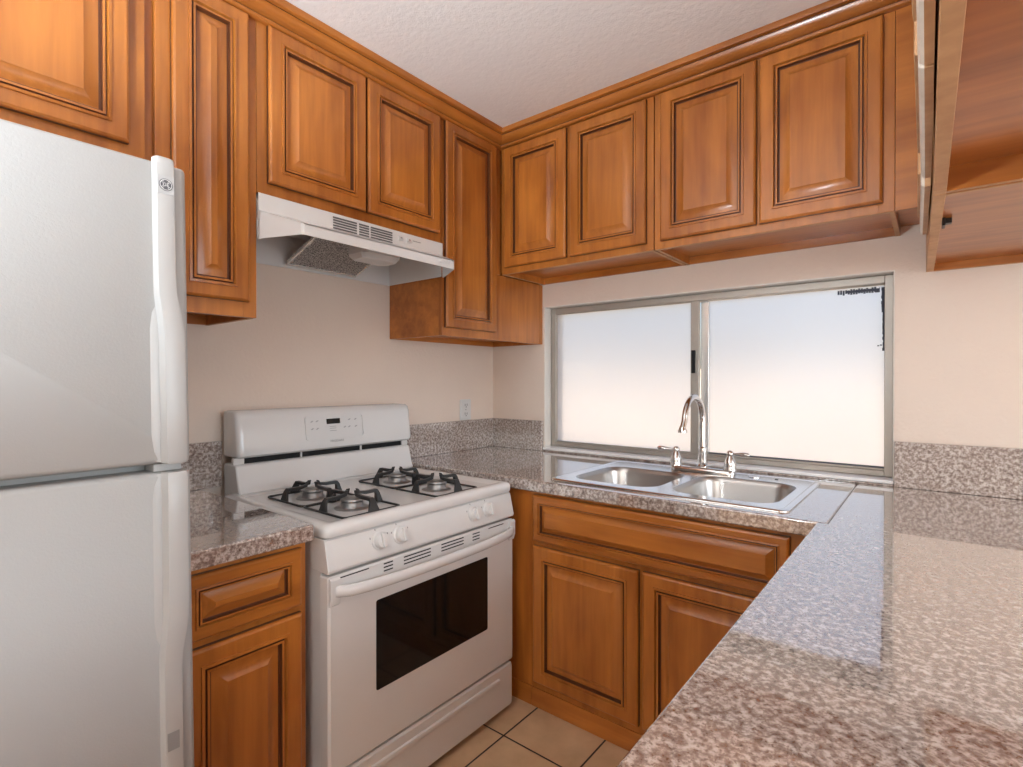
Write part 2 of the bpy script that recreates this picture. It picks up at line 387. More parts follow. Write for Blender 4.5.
# ------------------------------------------------------------------ upper cabinets
XF = .340      # face frame plane of the left run;  door fronts at .360
YF = -.340
ZT = 2.300     # tops under the crown
def cab_x(name, label, y0, y1, z0, doors, dz0, stile_l=None, rec=.032, depth0=0.002, xf=XF, group=None, dz1=2.288, split=None):
    """upper cabinet on the left wall, front looking +x"""
    c = thing(name, label, 'cabinet', (xf / 2, (y0 + y1) / 2, z0), group)
    e = .0008; y0 += e; y1 -= e
    m = MB()
    m.box(depth0, xf - .019, y0, y0 + .014, z0, ZT); m.box(depth0, xf - .019, y1 - .014, y1, z0, ZT)
    m.box(depth0, xf - .019, y0 + .014, y1 - .014, z0 + rec, z0 + rec + .012); m.box(depth0, xf - .019, y0 + .014, y1 - .014, ZT - .012, ZT)
    m.box(depth0, depth0 + .01, y0 + .014, y1 - .014, z0, ZT - .012)
    m.box(depth0, xf - .020, y0 + .001, y0 + .013, z0 - .0008, z0, 1).box(depth0, xf - .020, y1 - .013, y1 - .001, z0 - .0008, z0, 1)
    obj('carcass', m, [WOODY, RAW], c, smooth=False)
    f = MB(); a = doors[0][0] + .012; b = doors[-1][1] - .012
    f.box(xf - .019, xf, y0, a, z0, ZT); f.box(xf - .019, xf, b, y1, z0, ZT)
    f.box(xf - .019, xf, a, b, z0, dz0 + .012); f.box(xf - .019, xf, a, b, dz1 - .012, ZT)
    for d0, d1 in zip(doors, doors[1:]): f.box(xf - .019, xf, d0[1] - .012, d1[0] + .012, dz0 + .012, dz1 - .012)
    obj('face_frame', f, WOOD, c, bevel=.001, smooth=False)
    for d in doors: door_on(c, 'door', '+x', d[0], d[1], dz0, dz1, xf + .001)
    return c
cab_x('wall_cabinet', 'upper maple cabinet over the white refrigerator, at the left', -2.72, -1.768, 1.735, [(-2.69, -2.252), (-2.244, -1.806)], 1.806)
tag(obj('filler_strip', MB().box(.002, .325, -1.766, -1.748, 1.40, ZT), WOOD, smooth=False, origin=(.16, -1.757, 1.40)),
    'narrow recessed wood strip between the cabinet over the refrigerator and the tall one', 'trim')
cab_x('wall_cabinet', 'tall narrow upper cabinet between refrigerator and range hood, one long door', -1.747, -1.483, 1.40, [(-1.712, -1.510)], 1.444)
cab_x('wall_cabinet', 'short upper cabinet with two doors directly above the white range hood', -1.483, -.722, 1.778, [(-1.452, -1.102), (-1.094, -.744)], 1.812)
# corner cabinet: blind part runs on to the window wall
c = thing('corner_wall_cabinet', 'tall corner upper cabinet right of the range hood, hanging lowest near the window', 'cabinet', (.17, -.36, 1.40))
m = MB(); ya, yb = -.7205, -.002
m.box(.002, XF - .019, ya, ya + .014, 1.40, ZT); m.box(.002, XF - .019, yb - .014, yb, 1.40, ZT)
m.box(.002, XF - .019, ya + .014, yb - .014, 1.425, 1.437); m.box(.002, XF - .019, ya + .014, yb - .014, ZT - .012, ZT); m.box(.002, .012, ya + .014, yb - .014, 1.40, ZT - .012)
obj('carcass', m, WOODY, c, smooth=False)
f = MB(); f.box(XF - .019, XF, ya, -.698, 1.40, ZT); f.box(XF - .019, XF, -.403, -.365, 1.40, ZT); f.box(XF - .019, XF, -.3645, YF - .001, 1.707, ZT); f.box(XF - .019, XF, -.698, -.403, 1.40, 1.447); f.box(XF - .019, XF, -.698, -.403, 2.276, ZT)
obj('face_frame', f, WOOD, c, bevel=.001, smooth=False)
obj('side_panel', MB().box(XF - .019, XF - .002, -.364, -.026, 1.40, 1.706).box(XF - .019, XF, -.025, -.002, 1.40, 1.706), WOOD, c, bevel=.001, smooth=False)
door_on(c, 'door', '+x', -.709, -.391, 1.434, 2.288, XF + .001, s=.92)

def cab_y(name, label, x0, x1, z0, doors, dz0, filler=None, rec=.030, dz1=2.284):
    c = thing(name, label, 'cabinet', ((x0 + x1) / 2, YF / 2, z0)); x0 += .002; x1 -= .002
    m = MB()
    m.box(x0, x0 + .014, YF + .019, -.002, z0, ZT); m.box(x1 - .014, x1, YF + .019, -.002, z0, ZT)
    m.box(x0 + .014, x1 - .014, YF + .019, -.002, z0 + rec, z0 + rec + .012); m.box(x0 + .014, x1 - .014, YF + .019, -.002, ZT - .012, ZT)
    m.box(x0 + .014, x1 - .014, -.012, -.002, z0, z0 + rec)
    for q in (x0 + .001, x1 - .013): m.box(q, q + .012, YF + .020, -.002, z0 - .0008, z0, 1)
    m.box(x0, x1, YF + .002, YF + .017, z0 - .0008, z0, 1)  # pale strip painted as the lit bottom edge of the frame
    obj('carcass', m, [WOODX, RAW], c, smooth=False)
    f = MB(); a = doors[0][0] + .012; b = doors[-1][1] - .012
    f.box(x0, a, YF, YF + .019, z0, ZT); f.box(b, x1, YF, YF + .019, z0, ZT)
    f.box(a, b, YF, YF + .019, z0, dz0 + .012); f.box(a, b, YF, YF + .019, dz1 - .012, ZT)
    for d0, d1 in zip(doors, doors[1:]): f.box(d0[1] - .012, d1[0] + .012, YF, YF + .019, dz0 + .012, dz1 - .012)
    obj('face_frame', f, WOOD, c, bevel=.001, smooth=False)
    if filler:
        obj('filler_panel', MB().box(x1 + .001, filler, YF, YF + .019, z0, ZT), WOODX, c, bevel=.001, smooth=False)
        obj('filler_bottom', MB().box(x1 + .001, filler, YF + .020, -.002, z0 + rec, z0 + rec + .012), WOODX, c, smooth=False)
    for d in doors: door_on(c, 'door', '-y', d[0], d[1], dz0, dz1, YF - .001)
    return c
cab_y('window_wall_cabinet', 'upper cabinet with two doors over the left half of the window', XF + .002, 1.097, 1.708, [(.372, .709), (.729, 1.069)], 1.735)
cab_y('window_wall_cabinet', 'upper cabinet with two doors over the right half of the window', 1.097, 1.838, 1.708, [(1.125, 1.461), (1.471, 1.808)], 1.735, filler=1.895)

# crown moulding along both runs
def glaze_rows(mb, n):
    for k, q in enumerate(mb.f):
        if len(q) == 4 and k % n in (3, 4, 9, 10): mb.m[k] = 1
def crown(name, legs):
    prof = [(-.015, 2.290), (.012, 2.290), (.018, 2.293), (.020, 2.300), (.016, 2.303), (.016, 2.3045), (.021, 2.306), (.034, 2.313), (.042, 2.322), (.046, 2.332), (.044, 2.334), (.044, 2.336), (.058, 2.337), (.060, 2.343), (.062, 2.3555), (-.015, 2.3555)]
    mis = [0] * 10
    mb = MB(); loops = []
    for p in legs:   # p(off, z)
        loops.append([p(o, z) for o, z in prof])
    mb.loft(loops, 0); glaze_rows(mb, len(prof))
    return tag(obj(name, mb, [WOODY, GLAZE, WOODY], smooth=True, ang=25), kind='structure')
o = crown('trim_4', [lambda o, z: (XF + o, -2.74, z), lambda o, z: (XF + o, YF - o, z)])
mb = MB(); prof = [(-.015, 2.290), (.012, 2.290), (.018, 2.293), (.020, 2.300), (.016, 2.303), (.016, 2.3045), (.021, 2.306), (.034, 2.313), (.042, 2.322), (.046, 2.332), (.044, 2.334), (.044, 2.336), (.058, 2.337), (.060, 2.343), (.062, 2.3555), (-.015, 2.3555)]
mb.loft([[(XF + o, YF - o, z) for o, z in prof], [(1.885, YF - o, z) for o, z in prof]]); glaze_rows(mb, len(prof))
tag(obj('trim_5', mb, [WOODX, GLAZE, WOODX], ang=25), kind='structure')

# hanging cabinets over the peninsula, doors towards the kitchen
def hang(label, y0, y1, z0, doors, dz0, xl, rot, pivot_y, rec=.035, name='hanging_cabinet', dp=.33):
    c = thing(name, label, 'cabinet', (xl, pivot_y, z0)); x0, x1 = xl, xl + dp
    m = MB(); fw = .020
    m.box(x0 + fw, x1, y0, y0 + .014, z0, ZT); m.box(x0 + fw, x1, y1 - .014, y1, z0, ZT)
    m.box(x0 + fw, x1, y0 + .014, y1 - .014, z0 + rec, z0 + rec + .012); m.box(x0 + fw, x1, y0 + .014, y1 - .014, ZT - .012, ZT)
    m.box(x1 - .012, x1, y0 + .014, y1 - .014, z0, ZT - .012)
    for q in (y0 + .002, y1 - .012): m.box(x0 + fw, x1, q, q + .010, z0 - .0008, z0, 1)
    obj('carcass', m, [WOODX, RAW], c, smooth=False)
    f = MB(); a = doors[0][0] + .012; b = doors[-1][1] - .012
    f.box(x0, x0 + fw, y0, a, z0, ZT); f.box(x0, x0 + fw, b, y1, z0, ZT); f.box(x0, x0 + fw, a, b, z0, dz0 + .012); f.box(x0, x0 + fw, a, b, 2.270, ZT)
    for d0, d1 in zip(doors, doors[1:]): f.box(x0, x0 + fw, d0[1] - .012, d1[0] + .012, dz0 + .012, 2.270)
    obj('face_frame', f, RAW, c, bevel=.001, smooth=False)
    for d in doors: door_on(c, 'door', '-x', d[0], d[1], dz0, 2.282, x0 - .003, mats=[RAW, RAW, PALE], t=.016)  # pale rounding stands in for glare along the door edges
    c.rotation_euler[2] = math.radians(rot)
    return c
h1 = hang('hanging cabinet over the peninsula counter, the one touching the window wall', -.917, -.004, 1.574, [(-.888, -.444)], 1.604, 1.905, 1.2, 0, rec=.024)
obj('shelf_clip', MB().box(1.928, 1.946, -.62, -.60, 1.586, 1.598).box(1.928, 1.934, -.63, -.59, 1.580, 1.598), BLACK, h1, bevel=.001)
hang('hanging cabinet over the peninsula counter nearest the viewer, top right corner', -2.30, -.921, 1.574, [(-2.27, -1.870), (-1.862, -1.407), (-1.400, -.942)], 1.604, 1.9245, .5, -.921, rec=.045)

# ------------------------------------------------------------------ range hood
hd = thing('range_hood', 'white under-cabinet range hood above the stove', 'range hood', (.2, -1.106, 1.63))
hy0, hy1 = -1.4815, -.725
def shell(loops, mi=0): return MB().loft(loops, mi)
m = MB()
# back box between cabinet and canopy: face, sides, top
m.box(.010, XF + .008, hy0, hy1, 1.760, 1.776)
m.prism([(XF - .004, 1.776), (XF + .010, 1.776), (XF + .012, 1.705), (XF + .016, 1.692), (XF + .004, 1.692), (XF - .004, 1.705)], 'y', hy0, hy1)
# sides
for ys in ((hy0, hy0 + .004), (hy1 - .004, hy1)):
    m.prism([(.010, 1.760), (XF - .004, 1.760), (XF + .004, 1.692), (XF + .004, 1.640), (.010, 1.640)], 'y', *ys)
m.box(.004, .010, hy0, hy1, 1.640, 1.776)
obj('housing', m, HOODM, hd, bevel=.0015)
# canopy: sheet walls with chamfered corners under a sloping top, open below
xo = .502; pl = [(XF + .012, hy0), (XF + .02, hy0), (xo - .006, hy0 + .052), (xo, hy0 + .060), (xo, hy1 - .088), (xo - .006, hy1 - .080), (XF + .02, hy1), (XF + .012, hy1)]
zr = lambda x: 1.726 - (x - XF) / (xo - XF) * .057
cyc = (hy0 + hy1) / 2; inn = [(x - (.004 if x > xo - .01 else 0), y + .003 * (1 if y < cyc else -1)) for x, y in pl]
m = MB()
for i in range(len(pl) - 1):
    (xa, ya_), (xb, yb_) = pl[i], pl[i + 1]; (xc, yc_), (xd, yd_) = inn[i], inn[i + 1]
    m.loft([[(xa, ya_, 1.636), (xb, yb_, 1.636), (xb, yb_, zr(xb)), (xa, ya_, zr(xa))], [(xc, yc_, 1.636), (xd, yd_, 1.636), (xd, yd_, zr(xd)), (xc, yc_, zr(xc))]])
m.loft([[(x, y, zr(x) + .001) for x, y in pl], [(x, y, zr(x) - .003) for x, y in pl]])
obj('canopy', m, HOODM, hd, smooth=False)
f = MB(); fy0, fy1 = -1.215, -.925
def fpt(x): return 1.652 + (x - .03) * .36
f.prism([(.03, fpt(.03)), (.300, fpt(.300)), (.300, fpt(.300) + .008), (.03, fpt(.03) + .008)], 'y', fy0, fy1)
ft = obj('grease_filter', f, FILT, hd, smooth=False)
f = MB(); g = .008
for (a, b, c_, d) in ((.026, .034, fy0 - g, fy1 + g), (.296, .304, fy0 - g, fy1 + g), (.03, .300, fy0 - g, fy0), (.03, .300, fy1, fy1 + g)):
    f.prism([(a, fpt(a) - .003), (b, fpt(b) - .003), (b, fpt(b) + .008), (a, fpt(a) + .008)], 'y', c_, d)
obj('filter_frame', f, ALUB, ft, smooth=False)
m = MB(); lp = [(.27, -1.115), (.27, -.985), (.30, -.965), (.37, -.965), (.39, -.985), (.39, -1.115), (.37, -1.135), (.30, -1.135)]
m.loft([[(x, y, 1.694) for x, y in lp], [(x, y, 1.662) for x, y in lp], [(.33 + (x - .33) * .7, -1.05 + (y + 1.05) * .84, 1.645) for x, y in lp]])
obj('lamp_cover', m, PLAST, hd, bevel=.003)
SLOT = plain('slot_grey', (.12, .12, .12), .7, vary=.1)
for (a, b) in ((-1.232, -1.139), (-1.129, -1.088), (-1.080, -.984)):
    for k in range(5):
        z = 1.764 - k * .0088; obj('vent_slot', MB().box(XF + .0085, XF + .0125, a, b, z - .0052, z), SLOT, hd, smooth=False)
for y in (-.945, -.905):
    s = MB().prism([(XF + .010, 1.740), (XF + .018, 1.746), (XF + .016, 1.757), (XF + .010, 1.760)], 'y', y - .009, y + .009)
    obj('switch', s, PLAST, hd, bevel=.001)
    obj('switch_mark', MB().box(XF + .0165, XF + .0178, y - .004, y + .004, 1.749, 1.753), GREY, hd.children[-1], smooth=False)
obj('rating_mark', MB().box(XF + .0105, XF + .0118, -.885, -.845, 1.752, 1.7545), GREY, hd, smooth=False)
obj('maker_plate', MB().box(xo - .001, xo + .0012, -.885, -.835, 1.648, 1.660), PLAST, hd, smooth=False)

# ------------------------------------------------------------------ granite
def slab(cells, z0, z1):
    """union of rectangles as one watertight slab on a shared grid"""
    xs = sorted({v for c in cells for v in c[:2]}); ys = sorted({v for c in cells for v in c[2:]})
    ins = lambda x, y: any(a < x < b and c < y < d for a, b, c, d in cells)
    G = [[ins((xs[i] + xs[i + 1]) / 2, (ys[j] + ys[j + 1]) / 2) for j in range(len(ys) - 1)] for i in range(len(xs) - 1)]
    mb = MB(); idx = {}
    def vid(i, j, k):
        if (i, j, k) not in idx: idx[(i, j, k)] = len(mb.v); mb.v.append((xs[i], ys[j], (z0, z1)[k]))
        return idx[(i, j, k)]
    def face(*q): mb.f.append([vid(*a) for a in q]); mb.m.append(0)
    for i in range(len(xs) - 1):
        for j in range(len(ys) - 1):
            if not G[i][j]: continue
            face((i, j, 1), (i + 1, j, 1), (i + 1, j + 1, 1), (i, j + 1, 1)); face((i, j, 0), (i, j + 1, 0), (i + 1, j + 1, 0), (i + 1, j, 0))
            g = lambda a, b: 0 <= a < len(xs) - 1 and 0 <= b < len(ys) - 1 and G[a][b]
            if not g(i - 1, j): face((i, j, 0), (i, j, 1), (i, j + 1, 1), (i, j + 1, 0))
            if not g(i + 1, j): face((i + 1, j, 0), (i + 1, j + 1, 0), (i + 1, j + 1, 1), (i + 1, j, 1))
            if not g(i, j - 1): face((i, j, 0), (i + 1, j, 0), (i + 1, j, 1), (i, j, 1))
            if not g(i, j + 1): face((i, j + 1, 0), (i, j + 1, 1), (i + 1, j + 1, 1), (i + 1, j + 1, 0))
    return mb
ZB = H - .042
SX0, SX1, SY0, SY1 = .822, 1.618, -.650, -.092
hx0, hx1, hy0_, hy1_ = SX0 + .02, SX1 - .02, SY0 + .02, SY1 - .02
tag(obj('sink_worktop', slab([(.003, hx0, -.694, -.003), (hx1, 1.716, -.694, -.003), (hx0, hx1, -.694, hy0_), (hx0, hx1, hy1_, -.003)], ZB, H), GRANT, bevel=.0055, seg=3, origin=(.86, -.35, ZB)),
    'speckled granite worktop under the window that holds the sink', 'countertop')
tag(obj('peninsula_worktop', slab([(1.7166, 2.46, -.6946, -.003), (1.6922, 2.46, -2.75, -.6946)], ZB, H), GRANT, bevel=.0055, seg=3, origin=(2.1, -1.4, ZB)),
    'long speckled granite peninsula worktop in the right foreground', 'countertop')
tag(obj('stove_side_worktop', slab([(.003, .703, -1.822, -1.512)], ZB, H), GRANT, bevel=.0055, seg=3, origin=(.35, -1.65, ZB)),
    'short granite worktop between the refrigerator and the stove', 'countertop')
ZS = 1.0047
def splash(label, x0, x1, y0, y1, z1=ZS, name='backsplash'):
    return tag(obj(name, MB().box(x0, x1, y0, y1, H + .0005, z1), GRAN, bevel=.0015, origin=((x0 + x1) / 2, (y0 + y1) / 2, H)), label, 'backsplash')
splash('granite backsplash strip on the wall between refrigerator and stove', .002, .020, -1.822, -1.450)
splash('granite backsplash strip on the stove wall beneath the outlet', .002, .020, -.700, -.0205)
splash('granite backsplash piece between the corner and the window', .002, WX0 - .001, -.020, -.002)
splash('thin granite strip under the white window sill', WX0, WX1, -.018, -.002, WZ0 - .0125)
splash('granite backsplash on the window wall behind the peninsula worktop', WX1 + .001, 2.46, -.020, -.002)

# ------------------------------------------------------------------ sink + faucet
sk = thing('double_sink', 'stainless steel double bowl drop-in sink in the granite under the window', 'sink', (1.22, -.37, H))
ZR = H + .006; K = 8
bowls = [(.872, 1.200, -.588, -.238), (1.244, 1.572, -.588, -.216)]
xm = 1.222
cells = [(SX0 + .016, xm, SY0 + .016, SY1 - .016), (xm, SX1 - .016, SY0 + .016, SY1 - .016)]
dk = MB()
def onrect(cell, p, c):
    x0, x1, y0, y1 = cell; dx, dy = p[0] - c[0], p[1] - c[1]
    t = min((x1 - c[0]) / dx if dx > 1e-9 else 1e9, (x0 - c[0]) / dx if dx < -1e-9 else 1e9, (y1 - c[1]) / dy if dy > 1e-9 else 1e9, (y0 - c[1]) / dy if dy < -1e-9 else 1e9)
    return (c[0] + dx * t, c[1] + dy * t)
for cell, b in zip(cells, bowls):
    rr = rrect(*b, .075, K); c = ((b[0] + b[1]) / 2, (b[2] + b[3]) / 2)
    # outer loop: project along rays, snapping the ray nearest each cell corner onto that corner
    outer = [onrect(cell, p, c) for p in rr]
    for cx in cell[:2]:
        for cy in cell[2:]:
            k = min(range(len(outer)), key=lambda i: (outer[i][0] - cx) ** 2 + (outer[i][1] - cy) ** 2); outer[k] = (cx, cy)
    dk.loft([[(x, y, ZR - .001) for x, y in outer], [(x, y, ZR - .001) for x, y in rr]], 0, False, False)
outer = [[(x, y) for x, y in rrect(SX0 + d, SX1 - d, SY0 + d, SY1 - d, .03, K)] for d in (0, .001, .006, .014, .020, .020)]
zz = (H + .0005, H + .004, ZR + .001, ZR + .001, ZR - .001, ZR - .003)
dk.loft([[(x, y, z) for x, y in l] for l, z in zip(outer, zz)], 0, False, False)
obj('sink_deck', dk, STEEL_D, sk, ang=40)
for b in bowls:
    bl = MB(); x0, x1, y0, y1 = b; L = []
    for d, z, r in ((0, ZR - .001, .075), (.004, ZR - .004, .072), (.008, ZR - .02, .07), (.020, ZR - .13, .065), (.030, ZR - .155, .055), (.055, ZR - .168, .04), (.12, ZR - .172, .03)):
        L.append([(x, y, z) for x, y in rrect(x0 + d, x1 - d, y0 + d, y1 - d, r, K)])
    L2 = [[(p[0], p[1], p[2] - .0015) for p in l] for l in L]
    bl.loft(L, 0, False, True)
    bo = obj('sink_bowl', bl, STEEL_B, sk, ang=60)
    cx, cy = (x0 + x1) / 2, (y0 + y1) / 2
    obj('drain', MB().lathe([(.045, ZR - .1715), (.045, ZR - .169), (.036, ZR - .169), (.032, ZR - .1712), (.004, ZR - .1712), (.004, ZR - .165), (.001, ZR - .165)], (cx, cy, 0)), CHROME, bo)
obj('hole_cover', MB().lathe([(.021, ZR - .001), (.021, ZR + .001), (.017, ZR + .003), (.001, ZR + .0035)], (1.408, -.150, 0)), CHROME, sk)
obj('deck_screw', MB().lathe([(.006, ZR - .001), (.006, ZR + .001), (.001, ZR + .001)], (1.483, -.150, 0)), BLACK, sk)

fc = thing('kitchen_faucet', 'chrome gooseneck faucet with two lever handles behind the sink', 'faucet', (1.216, -.160, ZR))
fy = -.160
p = MB(); pts = rrect(1.093, 1.345, fy - .027, fy + .027, .0265, 6)
p.loft([[(x, y, ZR) for x, y in pts], [(x, y, ZR + .012) for x, y in pts], [(1.219 + (x - 1.219) * .97, fy + (y - fy) * .8, ZR + .018) for x, y in pts]])
obj('base_plate', p, CHROME, fc, ang=50)
zb = ZR + .017
path = [(1.216, fy + .012, zb), (1.216, fy + .012, 1.04)]
cy_, cz_, r_ = fy + .012 - .098, 1.050, .100
for k in range(0, 17):
    t = math.radians(0 + 172 * k / 16); path.append((1.216, cy_ + .098 * math.cos(t), cz_ + r_ * math.sin(t)))
path += [(1.216, fy - .200, 1.040)]
R = [.0125, .0120] + [.0120 - .0012 * k / 16 for k in range(17)] + [.0112]
sp = MB().tube(path, R, 16)
spo = obj('spout', sp, CHROME, fc, ang=60)
obj('aerator', MB().lathe([(.0115, .0), (.0135, -.008), (.0165, -.014), (.0165, -.022), (.010, -.022)], (1.216, fy - .2005, 1.046)), CHROME, spo)
obj('spout_collar', MB().lathe([(.024, 0), (.024, .008), (.019, .014), (.019, .026), (.0165, .06), (.0175, .066), (.0165, .072), (.0165, .078), (.012, .082)], (1.216, fy + .012, zb - .002)), CHROME, fc)
for sx, ang in ((1.114, 180), (1.324, 8)):
    hb = MB().lathe([(.024, 0), (.025, .006), (.021, .012), (.0225, .020), (.020, .034), (.014, .048), (.0105, .056), (.013, .060), (.0135, .066), (.010, .074), (.003, .078)], (sx, fy, zb - .002), n=20)
    ho = obj('handle', hb, CHROME, fc, ang=50)
    d = Vector((math.cos(math.radians(ang)), -math.sin(math.radians(ang)) * (1 if ang < 90 else 0) - .12, .05)).normalized(); c0 = Vector((sx, fy, zb + .062))
    obj('lever', MB().tube([c0, c0 + d * .02, c0 + d * .035, c0 + d * .055, c0 + d * .070, c0 + d * .078], [.0065, .006, .0085, .0115, .0100, .003], 12, flat=(1, .8)), CHROME, ho, ang=60)

# ------------------------------------------------------------------ outlet
ot = thing('wall_outlet', 'white duplex power outlet just above the granite strip near the corner', 'outlet', (.003, -.228, 1.055))
pl_ = rrect(-.268, -.188, 1.006, 1.114, .006, 3)
obj('cover_plate', MB().loft([[(.001, a, b) for a, b in pl_], [(.005, a, b) for a, b in pl_], [(.007, -.228 + (a + .228) * .93, 1.060 + (b - 1.060) * .95) for a, b in pl_]]), PLAST, ot, ang=30)
for zc in (1.083, 1.037):
    r = obj('receptacle', MB().loft([[(.0065, a, b) for a, b in rrect(-.247, -.209, zc - .016, zc + .016, .012, 5)], [(.0088, a, b) for a, b in rrect(-.247, -.209, zc - .016, zc + .016, .012, 5)]]), PLAST, ot, ang=30)
    obj('slots', MB().box(.0085, .0092, -.237, -.234, zc - .003, zc + .008).box(.0085, .0092, -.222, -.219, zc - .003, zc + .008).lathe([(.003, .0085), (.003, .0092), (.0005, .0092)], (0, -.228, zc - .009), 'x', 10), DARK, r, smooth=False)
obj('plate_screw', MB().lathe([(.003, .0068), (.003, .0078), (.0005, .0078)], (0, -.228, 1.060), 'x', 10), GREY, ot)

# ------------------------------------------------------------------ base cabinets
# sink base
c = thing('sink_base_cabinet', 'base cabinet under the sink with false drawer front and two doors', 'base cabinet', (1.2, -.4, 0))
yf = -.658
m = MB(); m.box(.757, .772, yf + .020, -.01, .0, ZB - .001).box(1.695, 1.710, yf + .020, -.01, .0, ZB - .001).box(.772, 1.695, yf + .020, -.01, .09, .105).box(.772, 1.695, -.02, -.01, .105, ZB - .001)
obj('carcass', m, WOOD, c, smooth=False)
f = MB(); z0 = .072
f.box(.757, .785, yf, yf + .019, z0, ZB - .001).box(1.612, 1.7255, yf, yf + .019, z0, ZB - .001).box(.785, 1.612, yf, yf + .019, .780, ZB - .001).box(.785, 1.612, yf, yf + .019, .590, .640).box(.785, 1.612, yf, yf + .019, z0, .122).box(1.180, 1.216, yf, yf + .019, .122, .590)
obj('face_frame', f, WOOD, c, bevel=.001, smooth=False)
obj('kick_board', MB().box(.757, 1.7255, yf - .004, yf + .012, .001, .071), WOODX, c, bevel=.001, smooth=False)
door_on(c, 'false_drawer_front', '-y', .772, 1.626, .622, .792, yf - .001, s=.62, mats=[WOODX, GLAZE, WOODX])
door_on(c, 'door', '-y', .772, 1.190, .100, .604, yf - .001, mats=[WOOD, GLAZE, WOOD])
door_on(c, 'door', '-y', 1.204, 1.626, .100, .604, yf - .001, mats=[WOOD, GLAZE, WOOD])
c = thing('corner_base_cabinet', 'plain corner base unit between the stove and the sink doors', 'base cabinet', (.4, -.35, 0))
obj('carcass', MB().box(.003, .738, -.638, -.01, .0, ZB - .001), WOOD, c, smooth=False)
obj('face_frame', MB().box(.40, .7555, yf, yf + .019, .072, ZB - .001), WOOD, c, bevel=.001, smooth=False)
obj('kick_board', MB().box(.40, .7555, yf - .004, yf + .012, .001, .071), WOODX, c, bevel=.001, smooth=False)
# small base left of the stove
c = thing('drawer_base_cabinet', 'narrow base cabinet with one drawer left of the stove', 'base cabinet', (.4, -1.66, 0))
xf = .655
obj('carcass', MB().box(.003, xf - .019, -1.815, -1.512, .0, ZB - .001), WOOD, c, smooth=False)
f = MB(); f.box(xf - .019, xf, -1.535, -1.509, .072, ZB - .001).box(xf - .019, xf, -1.815, -1.79, .072, ZB - .001).box(xf - .019, xf, -1.79, -1.535, .785, ZB - .001).box(xf - .019, xf, -1.79, -1.535, .60, .650).box(xf - .019, xf, -1.79, -1.535, .072, .12)
obj('face_frame', f, WOOD, c, bevel=.001, smooth=False)
obj('kick_board', MB().box(xf - .02, xf - .004, -1.815, -1.509, .001, .071), WOODY, c, bevel=.001, smooth=False)
door_on(c, 'drawer', '+x', -1.805, -1.527, .640, .786, xf + .001, s=.72, mats=[WOODY, GLAZE, WOODY])
door_on(c, 'door', '+x', -1.805, -1.527, .100, .622, xf + .001, mats=[WOOD, GLAZE, WOOD])
# peninsula base
c = thing('peninsula_base_cabinet', 'base cabinet run carrying the peninsula worktop', 'base cabinet', (2.05, -1.6, 0))
obj('carcass', MB().box(1.746, 2.40, -2.72, -.01, .0, ZB - .001), WOOD, c, smooth=False)
f = MB(); f.box(1.727, 1.746, -2.72, -.665, .072, ZB - .001); obj('face_frame', f, WOODY, c, bevel=.001, smooth=False)
for k in range(4):
    a = -2.70 + k * .50
    door_on(c, 'drawer', '-x', a, a + .485, .640, .786, 1.726, s=.7, mats=[WOODY, GLAZE, WOODY]); door_on(c, 'door', '-x', a, a + .485, .100, .622, 1.726, mats=[WOOD, GLAZE, WOOD])
obj('kick_board', MB().box(1.730, 1.740, -2.72, -.665, .001, .071), WOODY, c, smooth=False)

# ------------------------------------------------------------------ gas range
RY0, RY1, XR = -1.485, -.722, .690
st = thing('gas_range', 'white freestanding gas range with four burners and a black oven window', 'stove', (.36, -1.10, 0))
m = MB(); m.box(.035, XR - .01, RY0 + .004, RY1 - .004, .03, .800)
for fx in (.07, .62):
    for y_ in (RY0 + .04, RY1 - .06): m.box(fx, fx + .03, y_, y_ + .03, 0, .03)
obj('body', m, WHITE, st, bevel=.003)
# cooktop: rolled rim, lowered tray
ZK = .834
ct = MB()
def rl(d, z, x0=.105, x1=.712, r=.02): return [(x, y, z) for x, y in rrect(x0 + d, x1 - d, RY0 - .003 + d, RY1 + .003 - d, max(r - d * .3, .006), 5)]
ct.loft([rl(.012, .803), rl(.002, .805), rl(0, .812), rl(0, .826), rl(.004, .835), rl(.014, .8385), rl(.034, .838), rl(.050, .8295), rl(.056, .829)])
obj('cooktop', ct, WHITE, st, ang=50)
# backguard
bgd = MB(); by0, by1 = RY0 + .036, RY1 + .016
bgd.prism([(.030, .80), (.150, .836), (.140, .850), (.118, .925), (.108, .930), (.030, .930)], 'y', by0, by1)
obj('backguard', bgd, WHITE, st, bevel=.006, seg=3)
bu = MB()
loops = []
secs = [(.030, 1.085), (.030, .955)]
prof = [(.030, .952), (.090, .952), (.124, .952), (.136, .960), (.138, .972), (.122, 1.085), (.114, 1.103), (.100, 1.110), (.030, 1.110)]
def sec(y, k):  # shrink near the ends for rounded corners
    return [(.030 + (x - .030) * (1 - .14 * k), y, 1.03 + (z - 1.03) * (1 - .07 * k)) for x, z in prof]
for y, k in ((by0, 1), (by0 + .003, .45), (by0 + .010, .12), (by0 + .022, 0), (by1 - .022, 0), (by1 - .010, .12), (by1 - .003, .45), (by1, 1)): loops.append(sec(y, k))
bu.loft(loops)
bo = obj('control_panel_top', bu, WHITE, st, ang=40)
obj('vent_gap', MB().box(.040, .098, by0 + .035, by1 - .03, .930, .952), DARK, st, smooth=False)
for y in (by0, -1.21, -.95, by1 - .03): obj('vent_divider', MB().box(.090, .104, y, y + (.035 if y in (by0,) else .030 if y > -.8 else .006), .930, .952), WHITE, st, smooth=False)
